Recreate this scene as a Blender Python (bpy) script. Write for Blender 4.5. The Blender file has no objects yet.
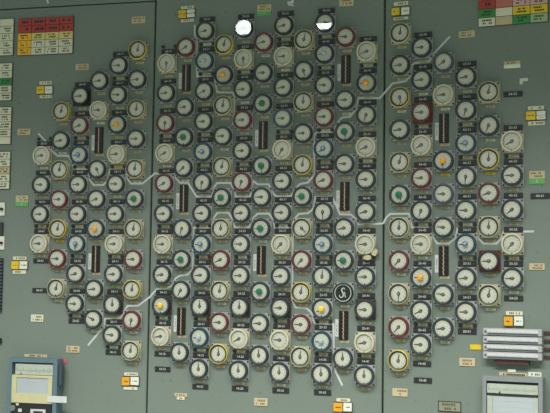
import bpy, bmesh, math, random
from mathutils import Vector, Matrix
random.seed(7)
S = bpy.context.scene
COL = S.collection
PI = math.pi

# ------------------------------------------------------------------ place
CP, RP = 0.08164, 0.06            # column pitch, half row pitch of the gauge lattice (m)
GL, GR = 0.04339, 0.04612         # extra gap at the two panel joints
AL, AR = 0.07665, -0.07889        # the outer panels are turned towards the desk
Z0 = 2.476                        # height of lattice row 0 above the floor
BACK = 0.020                      # dial face stands this far off the steel
HL, HR = -0.5*CP - GL/2, 10.5*CP + GR/2
CAM = (1.73191, -3.76995, -0.87577)
RX, RY, RZ = -0.07495, 0.32436, 0.01382
F = 1050.0
PANEL = {'L': (HL, AL), 'M': (0.0, 0.0), 'R': (HR, AR)}

def rot_cv():
    rx = Matrix.Rotation(RX, 3, 'X'); ry = Matrix.Rotation(RY, 3, 'Y'); rz = Matrix.Rotation(RZ, 3, 'Z')
    return rz @ rx @ ry
RCV = rot_cv()
M0 = Matrix(((1, 0, 0), (0, 0, -1), (0, 1, 0)))      # world -> right, down, forward

def frame(p):
    h, a = PANEL[p]
    return Vector((h, 0, 0)), Vector((math.cos(a), math.sin(a), 0)), Vector((-math.sin(a), math.cos(a), 0)), a

def world(p, X, Z, y=BACK):
    """panel coordinates (along the panel, height, depth behind the dial faces) -> world"""
    o, ex, ey, a = frame(p)
    q = o + ex*X + ey*y
    return Vector((q.x, q.y, Z + Z0))

def at(p, px, py, y=BACK):
    """point of the photograph -> where it lies on that panel's steel"""
    d = Vector(((px-275)/F, (py-206.5)/F, 1.0))
    d = M0.inverted() @ (RCV.transposed() @ d)
    c = Vector(CAM)
    o, ex, ey, a = frame(p)
    o = o + ey*y
    t = (o - c).dot(ey)/d.dot(ey)
    q = c + d*t
    return (q - o).dot(ex), q.z

def lat(u, v):
    """lattice column and row -> panel, X, Z"""
    if u < 0: return 'L', u*CP - GL - HL, -v*RP
    if u > 10: return 'R', u*CP + GR - HR, -v*RP
    return 'M', u*CP, -v*RP

# ------------------------------------------------------------------ materials
MATS = {}
def mat(name, c, rough=0.5, metal=0.0, var=0.12, scale=40.0, spec=0.5, c2=None):
    if name in MATS: return MATS[name]
    m = bpy.data.materials.new(name); m.use_nodes = True
    nt = m.node_tree; b = nt.nodes['Principled BSDF']
    b.inputs['Roughness'].default_value = rough
    b.inputs['Metallic'].default_value = metal
    b.inputs['Specular IOR Level'].default_value = spec
    tc = nt.nodes.new('ShaderNodeTexCoord')
    nz = nt.nodes.new('ShaderNodeTexNoise'); nz.inputs['Scale'].default_value = scale
    nz.inputs['Detail'].default_value = 4
    mx = nt.nodes.new('ShaderNodeMix'); mx.data_type = 'RGBA'
    lo = c2 or tuple(max(0, x*(1-var)) for x in c)
    hi = c if c2 else tuple(min(1, x*(1+var)) for x in c)
    mx.inputs[6].default_value = (*lo, 1); mx.inputs[7].default_value = (*hi, 1)
    nt.links.new(tc.outputs['Object'], nz.inputs['Vector'])
    nt.links.new(nz.outputs['Fac'], mx.inputs[0])
    nt.links.new(mx.outputs[2], b.inputs['Base Color'])
    MATS[name] = m
    return m

def glass_mat():
    m = bpy.data.materials.new('cover_glass'); m.use_nodes = True
    nt = m.node_tree; nt.nodes.clear()
    out = nt.nodes.new('ShaderNodeOutputMaterial')
    tr = nt.nodes.new('ShaderNodeBsdfTransparent'); gl = nt.nodes.new('ShaderNodeBsdfGlossy')
    gl.inputs['Roughness'].default_value = 0.0
    fr = nt.nodes.new('ShaderNodeFresnel'); fr.inputs['IOR'].default_value = 1.5
    mx = nt.nodes.new('ShaderNodeMixShader')
    ge = nt.nodes.new('ShaderNodeNewGeometry'); iv = nt.nodes.new('ShaderNodeMath'); iv.operation = 'SUBTRACT'; iv.inputs[0].default_value = 1.0
    mu = nt.nodes.new('ShaderNodeMath'); mu.operation = 'MULTIPLY'
    nt.links.new(ge.outputs['Backfacing'], iv.inputs[1]); nt.links.new(iv.outputs[0], mu.inputs[0]); nt.links.new(fr.outputs[0], mu.inputs[1])
    nt.links.new(mu.outputs[0], mx.inputs[0]); nt.links.new(tr.outputs[0], mx.inputs[1]); nt.links.new(gl.outputs[0], mx.inputs[2])
    nt.links.new(mx.outputs[0], out.inputs['Surface'])
    return m

def emit_mat(name, c, e):
    m = bpy.data.materials.new(name); m.use_nodes = True
    nt = m.node_tree; nt.nodes.clear()
    out = nt.nodes.new('ShaderNodeOutputMaterial'); em = nt.nodes.new('ShaderNodeEmission')
    em.inputs['Color'].default_value = (*c, 1); em.inputs['Strength'].default_value = e
    nt.links.new(em.outputs[0], out.inputs['Surface'])
    return m

def paint_mat():
    """grey-green panel paint: broad mottling, small scuffs and a faint orange-peel"""
    m = bpy.data.materials.new('panel_paint'); m.use_nodes = True
    nt = m.node_tree; b = nt.nodes['Principled BSDF']
    b.inputs['Roughness'].default_value = 0.55; b.inputs['Specular IOR Level'].default_value = 0.3
    tc = nt.nodes.new('ShaderNodeTexCoord')
    n1 = nt.nodes.new('ShaderNodeTexNoise'); n1.inputs['Scale'].default_value = 3.0; n1.inputs['Detail'].default_value = 6
    n2 = nt.nodes.new('ShaderNodeTexNoise'); n2.inputs['Scale'].default_value = 60.0; n2.inputs['Detail'].default_value = 3
    r2 = nt.nodes.new('ShaderNodeValToRGB')
    r2.color_ramp.elements[0].position = 0.27; r2.color_ramp.elements[0].color = (0.6, 0.6, 0.58, 1)
    r2.color_ramp.elements[1].position = 0.36; r2.color_ramp.elements[1].color = (1, 1, 1, 1)
    mx = nt.nodes.new('ShaderNodeMix'); mx.data_type = 'RGBA'
    mx.inputs[6].default_value = (0.158, 0.204, 0.168, 1); mx.inputs[7].default_value = (0.196, 0.236, 0.196, 1)
    mm = nt.nodes.new('ShaderNodeMix'); mm.data_type = 'RGBA'; mm.blend_type = 'MULTIPLY'; mm.inputs[0].default_value = 0.8
    nt.links.new(tc.outputs['Object'], n1.inputs['Vector']); nt.links.new(tc.outputs['Object'], n2.inputs['Vector'])
    nt.links.new(n1.outputs['Fac'], mx.inputs[0]); nt.links.new(n2.outputs['Fac'], r2.inputs[0])
    nt.links.new(mx.outputs[2], mm.inputs[6]); nt.links.new(r2.outputs[0], mm.inputs[7])
    nt.links.new(mm.outputs[2], b.inputs['Base Color'])
    bp = nt.nodes.new('ShaderNodeBump'); bp.inputs['Strength'].default_value = 0.08
    n3 = nt.nodes.new('ShaderNodeTexNoise'); n3.inputs['Scale'].default_value = 180
    nt.links.new(tc.outputs['Object'], n3.inputs['Vector']); nt.links.new(n3.outputs['Fac'], bp.inputs['Height'])
    nt.links.new(bp.outputs[0], b.inputs['Normal'])
    return m

PAINT = paint_mat()
GLASS = glass_mat()
SEAM = mat('seam_shadow_gap', (0.02, 0.025, 0.022), 0.9)
RIM = {
    'D': mat('slate_rim', (0.024, 0.040, 0.044), 0.5),
    'K': mat('black_rim', (0.017, 0.018, 0.017), 0.42),
    'N': mat('navy_rim', (0.025, 0.038, 0.059), 0.4),
    'B': mat('grey_blue_rim', (0.056, 0.081, 0.105), 0.45),
    'T': mat('petrol_blue_rim', (0.015, 0.059, 0.087), 0.42),
    'C': mat('cream_rim', (0.570, 0.552, 0.396), 0.5),
    'R': mat('dark_red_rim', (0.173, 0.018, 0.022), 0.42),
    'Y': mat('yellow_rim', (0.741, 0.570, 0.028), 0.45),
    'P': mat('pale_yellow_rim', (0.56, 0.53, 0.25), 0.45),
}
COLLAR_DARK = mat('dark_collar', (0.033, 0.041, 0.040), 0.5)
COLLAR_CREAM = mat('cream_collar', (0.248, 0.243, 0.178), 0.55)
FACE = mat('dial_paper', (0.541, 0.554, 0.436), 0.65, var=0.07, scale=30)
INK = mat('black_ink', (0.02, 0.022, 0.02), 0.6)
NEEDLE = mat('needle_black', (0.016, 0.02, 0.02), 0.35)
HUBCAP = mat('hub_grey', (0.17, 0.19, 0.185), 0.3)
PLATE = mat('plate_grey', (0.375, 0.398, 0.367), 0.5)
PLATE_C = mat('plate_cream', (0.510, 0.493, 0.374), 0.5)
PLATE_R = mat('plate_red_brown', (0.15, 0.045, 0.035), 0.5)
PLATE_K = mat('plate_dark', (0.033, 0.039, 0.039), 0.5)
BLACK = mat('black_plastic', (0.018, 0.020, 0.019), 0.45)
LETTER = mat('white_lettering', (0.527, 0.561, 0.510), 0.6)
TAN = mat('tan_card', (0.510, 0.442, 0.264), 0.7, scale=60)
CREAMCARD = mat('cream_card', (0.646, 0.646, 0.475), 0.7)
TANINK = mat('brown_ink', (0.20, 0.14, 0.07), 0.7)
WHITE = mat('white_tape', (0.560, 0.600, 0.560), 0.65, var=0.1, scale=25)
GREENL = mat('green_label', (0.120, 0.390, 0.105), 0.6)
GREEN = mat('green_tile', (0.034, 0.247, 0.056), 0.5)
PALEGREEN = mat('pale_green_tile', (0.315, 0.465, 0.240), 0.5)
REDT = mat('red_tile', (0.390, 0.041, 0.032), 0.5)
PINKT = mat('faded_red_tile', (0.465, 0.150, 0.105), 0.5)
PALEPINK = mat('pale_pink_tile', (0.576, 0.368, 0.320), 0.5)
ORANGET = mat('orange_tile', (0.85, 0.46, 0.02), 0.5)
YELLT = mat('yellow_tile', (0.663, 0.561, 0.187), 0.5)
YELLB = mat('yellow_button', (0.704, 0.496, 0.016), 0.45)
AMBERB = mat('amber_button', (0.720, 0.360, 0.016), 0.45)
WHITEB = mat('white_button', (0.72, 0.74, 0.62), 0.5)
FRAMET = mat('tile_frame', (0.07, 0.08, 0.06), 0.6)
ORANGEK = mat('orange_knob', (0.807, 0.357, 0.013), 0.35)
GREENK = mat('green_knob', (0.009, 0.150, 0.075), 0.4)
BLUEK = mat('blue_knob', (0.040, 0.160, 0.336), 0.35)
PALEBLUEK = mat('pale_blue_knob', (0.270, 0.432, 0.558), 0.3)
BEAD = mat('copper_bead_scale', (0.55, 0.42, 0.27), 0.4, var=0.25, scale=120)
CELL = mat('dark_cell', (0.010, 0.009, 0.009), 0.35)
ALU = mat('silver_case', (0.395, 0.402, 0.383), 0.45)
SCALEW = mat('scale_white', (0.576, 0.598, 0.576), 0.5, var=0.04)
SLOT = mat('blue_grey_slot', (0.063, 0.084, 0.105), 0.4)
BROWNB = mat('red_brown_base', (0.072, 0.029, 0.026), 0.5)
BLUEF = mat('blue_steel_frame', (0.105, 0.180, 0.205), 0.45)
GREYF = mat('grey_steel_frame', (0.223, 0.251, 0.240), 0.5)
YCREAM = mat('yellow_cream_frame', (0.568, 0.541, 0.290), 0.5)
PALECREAM = mat('pale_cream_frame', (0.436, 0.488, 0.396), 0.5)
PAPER = mat('chart_paper', (0.437, 0.493, 0.493), 0.6, var=0.06, scale=12)
PINKTAG = mat('pink_tag', (0.680, 0.080, 0.144), 0.6)
OLIVE = mat('olive_plate', (0.24, 0.25, 0.17), 0.6)
RUBBER = mat('pale_torn_putty', (0.558, 0.504, 0.324), 0.75, var=0.2, scale=90)

# ------------------------------------------------------------------ mesh tools (local axes: x along panel, y into the wall, z up)
def box(bm, x0, x1, y0, y1, z0, z1, bev=0.0, mi=0):
    r = bmesh.ops.create_cube(bm, size=1.0)
    vs = r['verts']
    bmesh.ops.scale(bm, vec=(x1-x0, y1-y0, z1-z0), verts=vs)
    bmesh.ops.translate(bm, vec=((x0+x1)/2, (y0+y1)/2, (z0+z1)/2), verts=vs)
    fs = {f for v in vs for f in v.link_faces}
    for f in fs: f.material_index = mi
    if bev > 0:
        es = list({e for v in vs for e in v.link_edges})
        bmesh.ops.bevel(bm, geom=es, offset=bev, segments=1, affect='EDGES', profile=0.5)

def lathe(bm, prof, n=40, closed=True, cx=0, cz=0):
    """profile of (radius, y) turned round the y axis"""
    rings = []
    for r, y in prof:
        if r < 1e-6: rings.append([bm.verts.new((cx, y, cz))])
        else: rings.append([bm.verts.new((cx + r*math.cos(2*PI*k/n), y, cz + r*math.sin(2*PI*k/n))) for k in range(n)])
    pairs = list(zip(rings, rings[1:]))
    if closed: pairs.append((rings[-1], rings[0]))
    for a, b in pairs:
        for k in range(n):
            k2 = (k+1) % n
            if len(a) == 1 and len(b) == 1: break
            if len(a) == 1: bm.faces.new((a[0], b[k], b[k2]))
            elif len(b) == 1: bm.faces.new((a[k], b[0], a[k2]))
            else: bm.faces.new((a[k], b[k], b[k2], a[k2]))

def disc(bm, r, y0, y1, n=32, cx=0, cz=0, bev=0.0):
    if bev: lathe(bm, [(0, y1), (r, y1), (r, y0+bev), (r-bev, y0), (0, y0)], n, False, cx, cz)
    else: lathe(bm, [(0, y1), (r, y1), (r, y0), (0, y0)], n, False, cx, cz)

def prism(bm, pts, y0, y1):
    a = [bm.verts.new((x, y0, z)) for x, z in pts]
    b = [bm.verts.new((x, y1, z)) for x, z in pts]
    n = len(pts)
    bm.faces.new(a); bm.faces.new(list(reversed(b)))
    for k in range(n):
        bm.faces.new((a[k], b[k], b[(k+1) % n], a[(k+1) % n]))

def rrect(w, h, r, n=4):
    out = []
    for cx, cz, a0 in ((w/2-r, h/2-r, 0), (-w/2+r, h/2-r, PI/2), (-w/2+r, -h/2+r, PI), (w/2-r, -h/2+r, 1.5*PI)):
        for k in range(n+1):
            a = a0 + k*PI/2/n
            out.append((cx+r*math.cos(a), cz+r*math.sin(a)))
    return out

def finish(bm, name, *mats, smooth=False):
    bmesh.ops.recalc_face_normals(bm, faces=bm.faces)
    me = bpy.data.meshes.new(name); bm.to_mesh(me); bm.free()
    for m in mats: me.materials.append(m)
    if smooth:
        me.polygons.foreach_set('use_smooth', [True]*len(me.polygons))
        me.set_sharp_from_angle(angle=math.radians(32))
    me.update()
    return me

def mesh(name, m, fn, smooth=False):
    bm = bmesh.new(); fn(bm)
    ms = m if isinstance(m, (list, tuple)) else [m]
    return finish(bm, name, *ms, smooth=smooth)

def inst(name, me, parent=None, loc=(0, 0, 0), rot=None):
    o = bpy.data.objects.new(name, me); COL.objects.link(o)
    o.location = loc
    if rot: o.rotation_euler = rot
    if parent: o.parent = parent
    return o

def tag(o, label, cat, group=None):
    o['label'] = label; o['category'] = cat
    if group: o['group'] = group
    return o

def thing(name, label, cat, p, X, Z, group=None, y=BACK):
    o = bpy.data.objects.new(name, None); COL.objects.link(o)
    o.empty_display_size = 0.02
    o.location = world(p, X, Z, y); o.rotation_euler = (0, 0, frame(p)[3])
    return tag(o, label, cat, group)

TXT = {}
def text_mesh(s, size, m, sx=1.0):
    """the letters as a thin solid, centred, facing -y"""
    key = (s, size, m.name, sx)
    if key in TXT: return TXT[key]
    c = bpy.data.curves.new('lettering', 'FONT'); c.body = s; c.size = size
    c.align_x = 'CENTER'; c.align_y = 'CENTER'; c.extrude = 0.0002; c.resolution_u = 2; c.offset = size*0.012
    o = bpy.data.objects.new('lettering_tmp', c); COL.objects.link(o)
    dg = bpy.context.evaluated_depsgraph_get()
    me = bpy.data.meshes.new_from_object(o.evaluated_get(dg))
    me.transform(Matrix.Rotation(PI/2, 4, 'X') @ Matrix.Diagonal((sx, 1, 1, 1)))
    me.materials.clear(); me.materials.append(m)
    bpy.data.objects.remove(o); bpy.data.curves.remove(c)
    TXT[key] = me
    return me

def dashes(w, h, lines, m, seed, fill=0.75, th=0.0003):
    """rows of worn unreadable print, as short strokes"""
    rnd = random.Random(seed)
    def fn(bm):
        lh = h/lines
        for k in range(lines):
            zc = h/2 - lh*(k+0.5)
            x = -w/2*rnd.uniform(0.6, 1.0); end = w/2*rnd.uniform(0.7, 1.0)
            while x < end:
                s = lh*rnd.uniform(0.28, 0.5)
                if rnd.random() < fill: box(bm, x, x+s, -th, 0, zc-lh*0.3, zc+lh*0.3)
                x += s + lh*0.14
    return mesh('lettering', m, fn)

ORD = ['first', 'second', 'third', 'fourth', 'fifth', 'sixth', 'seventh', 'eighth', 'ninth', 'tenth', 'eleventh', 'twelfth', 'thirteenth']
def colname(u):
    if u < 0: return ORD[u+6] + ' column of left panel'
    if u > 10: return ORD[u-11] + ' column of right panel'
    return ORD[u] + ' column of middle panel'

# ------------------------------------------------------------------ the setting
def wall_panel(name, p, x0, x1, z0, z1, th=0.05):
    def fn(bm): box(bm, x0, x1, 0, th, z0, z1, 0.003)
    o = inst(name, mesh(name, PAINT, fn))
    o.location = world(p, 0, -Z0); o.rotation_euler = (0, 0, frame(p)[3])
    o['kind'] = 'structure'
    return o
ZJ = at('L', 78, 5.2)[1] + Z0        # horizontal joint near the top of the left panel
ZTOP = 3.72
G = 0.0022
mL = HL
lw = 1.6; rw = 1.5
CORL = BACK*math.tan(AL/2); CORR = BACK*math.tan(-AR/2)
wall_panel('wall_left', 'L', -lw, CORL-G, 0.0, ZJ-0.002)
wall_panel('wall_left_upper', 'L', -lw, CORL-G, ZJ+0.002, ZTOP)
wall_panel('wall_middle', 'M', HL+CORL+G, HR-CORR-G, 0.0, ZJ-0.002+0.045)
wall_panel('wall_middle_upper', 'M', HL+CORL+G, HR-CORR-G, ZJ+0.047, ZTOP)
wall_panel('wall_right', 'R', -CORR+G, rw, 0.0, ZTOP)
# dark cabinet void seen through the joints
def void(p, x0, x1, name):
    o = inst(name, mesh(name, SEAM, lambda bm: box(bm, x0, x1, 0.055, 0.08, 0, ZTOP)))
    o.location = world(p, 0, -Z0); o.rotation_euler = (0, 0, frame(p)[3]); o['kind'] = 'structure'
void('L', -lw, CORL, 'trim_1'); void('M', HL+CORL, HR-CORR, 'trim_2'); void('R', -CORR, rw, 'trim_3')

FLOORM = mat('floor_vinyl', (0.30, 0.29, 0.25), 0.5, scale=6)
CEILM = mat('ceiling_paint', (0.55, 0.57, 0.53), 0.8, scale=5)
def slab(name, m, x0, x1, y0, y1, z0, z1):
    o = inst(name, mesh(name, m, lambda bm: box(bm, x0, x1, y0, y1, z0, z1)))
    o['kind'] = 'structure'; return o
slab('floor', FLOORM, -2.0, 2.9, -7.0, 0.12, -0.1, 0.0)
slab('ceiling', CEILM, -2.0, 2.9, -7.0, 0.12, ZTOP, ZTOP+0.1)

# ------------------------------------------------------------------ gauges
def m_plate(m): return mesh('mounting_plate', m, lambda bm: prism(bm, rrect(0.0765, 0.0765, 0.006, 3), -0.0055, -0.0007))
PLATES = {'g': m_plate(PLATE), 'c': m_plate(PLATE_C), 'r': m_plate(PLATE_R), 'q': m_plate(mat('plate_dull_brown', (0.075, 0.055, 0.048), 0.5)), 'k': m_plate(PLATE_K)}
SCREW = mesh('screw', BLACK, lambda bm: disc(bm, 0.0036, -0.0018, 0.0, 10, bev=0.0006))
HOUSING = {k: mesh('housing', m, lambda bm: lathe(bm, [(0.0, -0.0055), (0.0345, -0.0055), (0.0345, -0.014), (0.0, -0.014)], 36, False), True)
           for k, m in (('d', RIM['D']), ('c', RIM['C']))}
def bez(m, R=0.0378, ri=0.0335):
    prof = [(R-0.001, -0.0125), (R, -0.0145), (R, -0.0255), (R-0.0013, -0.0275), (ri+0.0004, -0.0280), (ri, -0.0272), (ri, -0.0125)]
    return mesh('bezel', m, lambda bm: lathe(bm, prof, 44), True)
BEZEL = {k: bez(m, 0.0384 if k in 'YP' else 0.0378, 0.0356 if k in 'YP' else (0.0312 if k == 'C' else 0.0328)) for k, m in RIM.items()}
def collar(m, ri):
    prof = [(ri, -0.0268), (0.0283, -0.0230), (0.0283, -0.0196), (ri, -0.0196)]
    return mesh('inner_collar', m, lambda bm: lathe(bm, prof, 44), True)
COLLAR = {'d': collar(COLLAR_DARK, 0.0328), 'y': collar(COLLAR_DARK, 0.0356), 'c': collar(COLLAR_CREAM, 0.0312),
          't': collar(RIM['T'], 0.0328), 'b': collar(RIM['B'], 0.0328)}
FACEM = mesh('dial_face', FACE, lambda bm: disc(bm, 0.0286, -0.0220, -0.0142, 40))
def marks(bm):
    for k in range(24):
        a = 2*PI*k/24; c, s = math.cos(a), math.sin(a)
        big = k % 2 == 0
        r0, r1, w = (0.0222, 0.0256, 0.0008) if big else (0.0236, 0.0256, 0.0005)
        pts = [(r0*c-w*s, r0*s+w*c), (r0*c+w*s, r0*s-w*c), (r1*c+w*s, r1*s-w*c), (r1*c-w*s, r1*s+w*c)]
        prism(bm, pts, -0.0003, 0.0)
    for k in range(8):
        a = 2*PI*(k+0.5)/8
        box(bm, 0.0180*math.cos(a)-0.0009, 0.0180*math.cos(a)+0.0009, -0.0003, 0, 0.0180*math.sin(a)-0.0006, 0.0180*math.sin(a)+0.0006)
MARKS = mesh('scale_marks', mat('scale_ink', (0.07, 0.075, 0.06), 0.6), marks)
def ndl(bm):
    prism(bm, [(-0.0023, 0.0), (0.0023, 0.0), (0.0015, 0.012), (0.0006, 0.0240), (-0.0006, 0.0240), (-0.0015, 0.012)], -0.0008, 0.0008)
    prism(bm, [(-0.0024, 0.0), (-0.0018, -0.008), (0.0018, -0.008), (0.0024, 0.0)], -0.0008, 0.0008)
NDL = mesh('needle', NEEDLE, ndl)
HUB = mesh('hub', NEEDLE, lambda bm: disc(bm, 0.0060, -0.0018, 0.0018, 20, bev=0.0008), True)
HUBC = mesh('hub_cap', HUBCAP, lambda bm: disc(bm, 0.0040, -0.0008, 0.0, 16, bev=0.0004), True)
COVER = mesh('glass_cover', GLASS, lambda bm: disc(bm, 0.0322, -0.0005, 0.0005, 40))
ZERO = mesh('zero_screw', BLACK, lambda bm: disc(bm, 0.0021, -0.0012, 0.0, 10), True)
def knob(m, r, h): return mesh('indicator_knob', m, lambda bm: lathe(bm, [(0, 0), (r*0.75, 0), (r, -h*0.35), (r*0.92, -h*0.75), (r*0.6, -h), (0, -h*1.05)], 24, False), True)
KNOB = {'o': knob(ORANGEK, 0.0112, 0.0095), 'g': knob(GREENK, 0.0128, 0.0065), 'b': knob(BLUEK, 0.0096, 0.008), 'y': knob(mat('yellow_knob', (0.85, 0.58, 0.03), 0.35), 0.0112, 0.0095), 'p': knob(PALEBLUEK, 0.0096, 0.008)}
KMARK = mesh('white_mark', LETTER, lambda bm: (box(bm, -0.0036, -0.0010, -0.0004, 0.0003, -0.005, 0.005), box(bm, 0.0012, 0.0034, -0.0004, 0.0003, -0.003, 0.005)))

RIMN = {'D': 'dark-rimmed', 'K': 'black-rimmed', 'N': 'navy-rimmed', 'B': 'grey-blue-rimmed', 'T': 'blue-rimmed', 'C': 'cream-rimmed',
        'R': 'red-rimmed', 'Y': 'yellow-rimmed', 'P': 'pale-yellow-rimmed'}
KN = {'o': 'orange knob', 'y': 'yellow knob', 'g': 'green knob', 'b': 'blue knob', 'p': 'pale blue knob'}
def pointing(a):
    a %= 360
    if a < 32 or a > 340: return 'needle pointing up'
    if a < 165: return 'needle pointing lower right'
    if a < 200: return 'needle pointing down'
    if a < 255: return 'needle pointing lower left'
    if a < 286: return 'needle pointing left'
    return 'needle pointing upper left'

# one string per column, top to bottom: rim, needle angle (clockwise from up), knob, plate;  '#' = bar indicator
G_ = {
 0: (0, 'C180 D262 R182 C240 R240 D265 C268 D265 D268yq C262'),
 1: (-1, 'R240 # D268 D268g D225 # D195 D270g D205 # D0'),
 2: (-2, 'D258 T265p D245 D268 T270b D190 D268 T265b D265 D2q T265p D0'),
 3: (-1, 'Y15 D250o P10 D268 P12 D235g P5 R245 P10 R270 Y0'),
 4: (-2, 'N262 C180 D265 R268 D268 R195 D262 D272 D268 D2q C240 D0'),
 5: (-1, 'R258 D268 D270g # D175g D268 D265g # D270g D270 D0'),
 6: (-2, 'K258 C262 D260 B270 C212 D268 D270 C222 D265 D270q C272 D2'),
 7: (-1, 'P15 D165 P5 D268 Y10 D270g P135 R222 Y10 R270 P5'),
 8: (-2, 'N90 N265p D272 R268 T230b R250 D180 T265b D5 D240y T265p D0'),
 9: (-1, 'R275 # D270 D170g D270 # D258 D270g L0 # D0'),
 10: (0, 'C248 D265o D200 C245 D268 D255 C268 D268 D270q C260 D0'),
 -1: (-1, 'Y10 D262 P10 D268 P8 D265g P10 R268 Y8 R190 P10'),
 -2: (0, 'D268 D272 D250o C265 D270 D268 C268 D268 D0q D275'),
 -3: (1, 'D262 C270 # D155 D248 D270o # D262 D295'),
 -4: (2, 'K265k R245 T260b D265 D270 T190b D255 D270'),
 -5: (3, 'Y15 D258 P10 R270 Y10 R270 P15'),
 -6: (6, 'C260 D270 D268 C270'),
 11: (-1, 'P10 D265 Y170 D262 P15 D160g P5 R222 P182 R222 Y8'),
 12: (0, 'D268 D265 R270r C238 R270 D198 C270 D270o D242 D270'),
 13: (1, 'B235 C265 # D190o B270 D275 # D278 D262'),
 14: (2, 'D258 D195 T265b D185 D270 T265b D262 D270'),
 15: (3, 'P12 D200 Y5 R250 P5 K268r P8'),
 16: (6, 'C238 D270 D230 C222 D268'),
}
def gauge(u, v, code, idx):
    p, X, Z = lat(u, v)
    rim = code[0]
    rest = code[1:]; num = ''.join(c for c in rest if c.isdigit()); fl = rest[len(num):]
    ang = float(num)
    kb = next((c for c in fl if c in 'ogbpy'), None)
    pl = 'q' if 'q' in fl else 'r' if 'r' in fl else 'k' if 'k' in fl else ('c' if rim in 'CP' else 'g')
    place = f'{ORD[idx]} from top, {colname(u)}'
    glare = (u, v) in ((4, -2), (8, -2))
    if rim == 'L': label = f'black disc with white ringed S emblem, {colname(u)}'
    elif (u, v) == (4, -2): label = f'gauge with glass washed out white by lamp glare, top of {colname(u)}'
    elif (u, v) == (8, -2): label = f'gauge with lamp glare on lower half of glass, top of {colname(u)}'
    elif (u, v) == (10, 12): label = f'cream-rimmed gauge with torn putty lumps, {colname(u)}'
    elif kb: label = f'{RIMN[rim]} gauge with {KN[kb]}, {place}'
    else: label = f'{RIMN[rim]} gauge, {pointing(ang)}, {place}'
    t = thing('round_gauge', label, 'gauge', p, X, Z, 'round gauges on the control panel')
    inst('mounting_plate', PLATES[pl], t)
    for sx in (-1, 1):
        for sz in (-1, 1): inst('screw', SCREW, t, (sx*0.0325, -0.0055, sz*0.0325))
    cr = rim in 'C'
    inst('housing', HOUSING['c' if cr else 'd'], t)
    rk = 'K' if rim == 'L' else rim
    inst('bezel', BEZEL[rk], t)
    if rim == 'L':
        inst('disc', LOGO_DISC, t); inst('emblem', LOGO, t); return
    inst('inner_collar', COLLAR['c' if rim == 'C' else 'y' if rim in 'YP' else 't' if rim == 'T' else 'b' if rim == 'B' else 'd'], t)
    inst('dial_face', FACEM, t)
    inst('scale_marks', MARKS, t, (0, -0.0220, 0))
    a = math.radians(ang)
    inst('needle', NDL, t, (0, -0.0236, 0), (0, a, 0))
    inst('glass_cover', COVER, t, (0, -0.0264, 0), (0.022 if (u, v) == (11, -1) else 0, 0, 0))
    if kb:
        k = inst('indicator_knob', KNOB[kb], t, (0, -0.0270, 0))
        k['label'] = KN[kb]
        if kb in 'bp': inst('white_mark', KMARK, k, (0, -0.0085, 0), (0, a*0.2, 0))
    else:
        h = inst('hub', HUB, t, (0, -0.0234, 0))
        inst('hub_cap', HUBC, h, (0, -0.0018, 0))
    inst('zero_screw', ZERO, t, (0, -0.0275, -0.0340) if rim == 'C' else (0, -0.0226, -0.0268))
    if (u, v) == (10, 12):
        for k, (x, z, w, h, r) in enumerate(((0.037, -0.029, 0.023, 0.033, 0.5), (0.0085, -0.0475, 0.033, 0.020, -0.2))):
            def fn(bm):
                rnd = random.Random(k+3)
                pts = [(w/2*math.cos(2*PI*i/9)*rnd.uniform(0.75, 1.1), h/2*math.sin(2*PI*i/9)*rnd.uniform(0.75, 1.1)) for i in range(9)]
                prism(bm, pts, -0.012, 0.0)
                bmesh.ops.bevel(bm, geom=list(bm.edges), offset=0.0012, segments=1, affect='EDGES')
            f = inst('putty_lump', mesh('putty_lump', RUBBER, fn, True), t, (x, -0.012, z), (0.2, r, 0.1))
            f['label'] = 'torn pale putty lump'

# white S emblem on the black disc
def ribbon(bm, pts, w, y0, y1):
    pts = [Vector(q) for q in pts]
    L, R = [], []
    for k, q in enumerate(pts):
        d = (pts[min(k+1, len(pts)-1)] - pts[max(k-1, 0)]).normalized()
        n = Vector((-d.y, d.x))
        ww = w[k] if isinstance(w, list) else w
        L.append(q + n*ww/2); R.append(q - n*ww/2)
    a = [[bm.verts.new((q.x, y, q.y)) for q in s] for s in (L, R) for y in (y0, y1)]
    l0, l1, r0, r1 = a
    for k in range(len(pts)-1):
        bm.faces.new((l0[k], l0[k+1], r0[k+1], r0[k])); bm.faces.new((l1[k], r1[k], r1[k+1], l1[k+1]))
        bm.faces.new((l0[k], l1[k], l1[k+1], l0[k+1])); bm.faces.new((r0[k], r0[k+1], r1[k+1], r1[k]))
    bm.faces.new((l0[0], r0[0], r1[0], l1[0])); bm.faces.new((l0[-1], l1[-1], r1[-1], r0[-1]))
def emblem(bm):
    ribbon(bm, [(0.0285*math.cos(2*PI*k/48), 0.0285*math.sin(2*PI*k/48)) for k in range(49)], 0.0028, -0.0005, 0.0005)
    s = []
    for k in range(31):
        f = k/30
        z = 0.0165 - 0.031*f
        x = 0.0058*math.sin(2*PI*(f-0.02))*-1.0 + 0.0022*(0.5-f)*4 - 0.003
        s.append((x, z))
    s = [(0.006, 0.0115), (0.0045, 0.0155), (0.0010, 0.0168), (-0.0025, 0.0150), (-0.0042, 0.0110), (-0.0035, 0.0060), (-0.0008, 0.0010),
         (0.0012, -0.0040), (0.0012, -0.0095), (-0.0015, -0.0140), (-0.0060, -0.0160), (-0.0105, -0.0140), (-0.0125, -0.0095), (-0.0105, -0.0070)]
    ribbon(bm, s, [0.002, 0.0026, 0.003, 0.0034, 0.0038, 0.004, 0.004, 0.004, 0.0038, 0.0034, 0.003, 0.0028, 0.0026, 0.002], -0.0005, 0.0005)
    ribbon(bm, [(0.0065, 0.0015), (0.0068, -0.0060), (0.0080, -0.0130), (0.0105, -0.0150)], 0.0026, -0.0005, 0.0005)
    ribbon(bm, [(0.0030, 0.0015), (0.0067, 0.0022)], 0.002, -0.0005, 0.0005)
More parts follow.
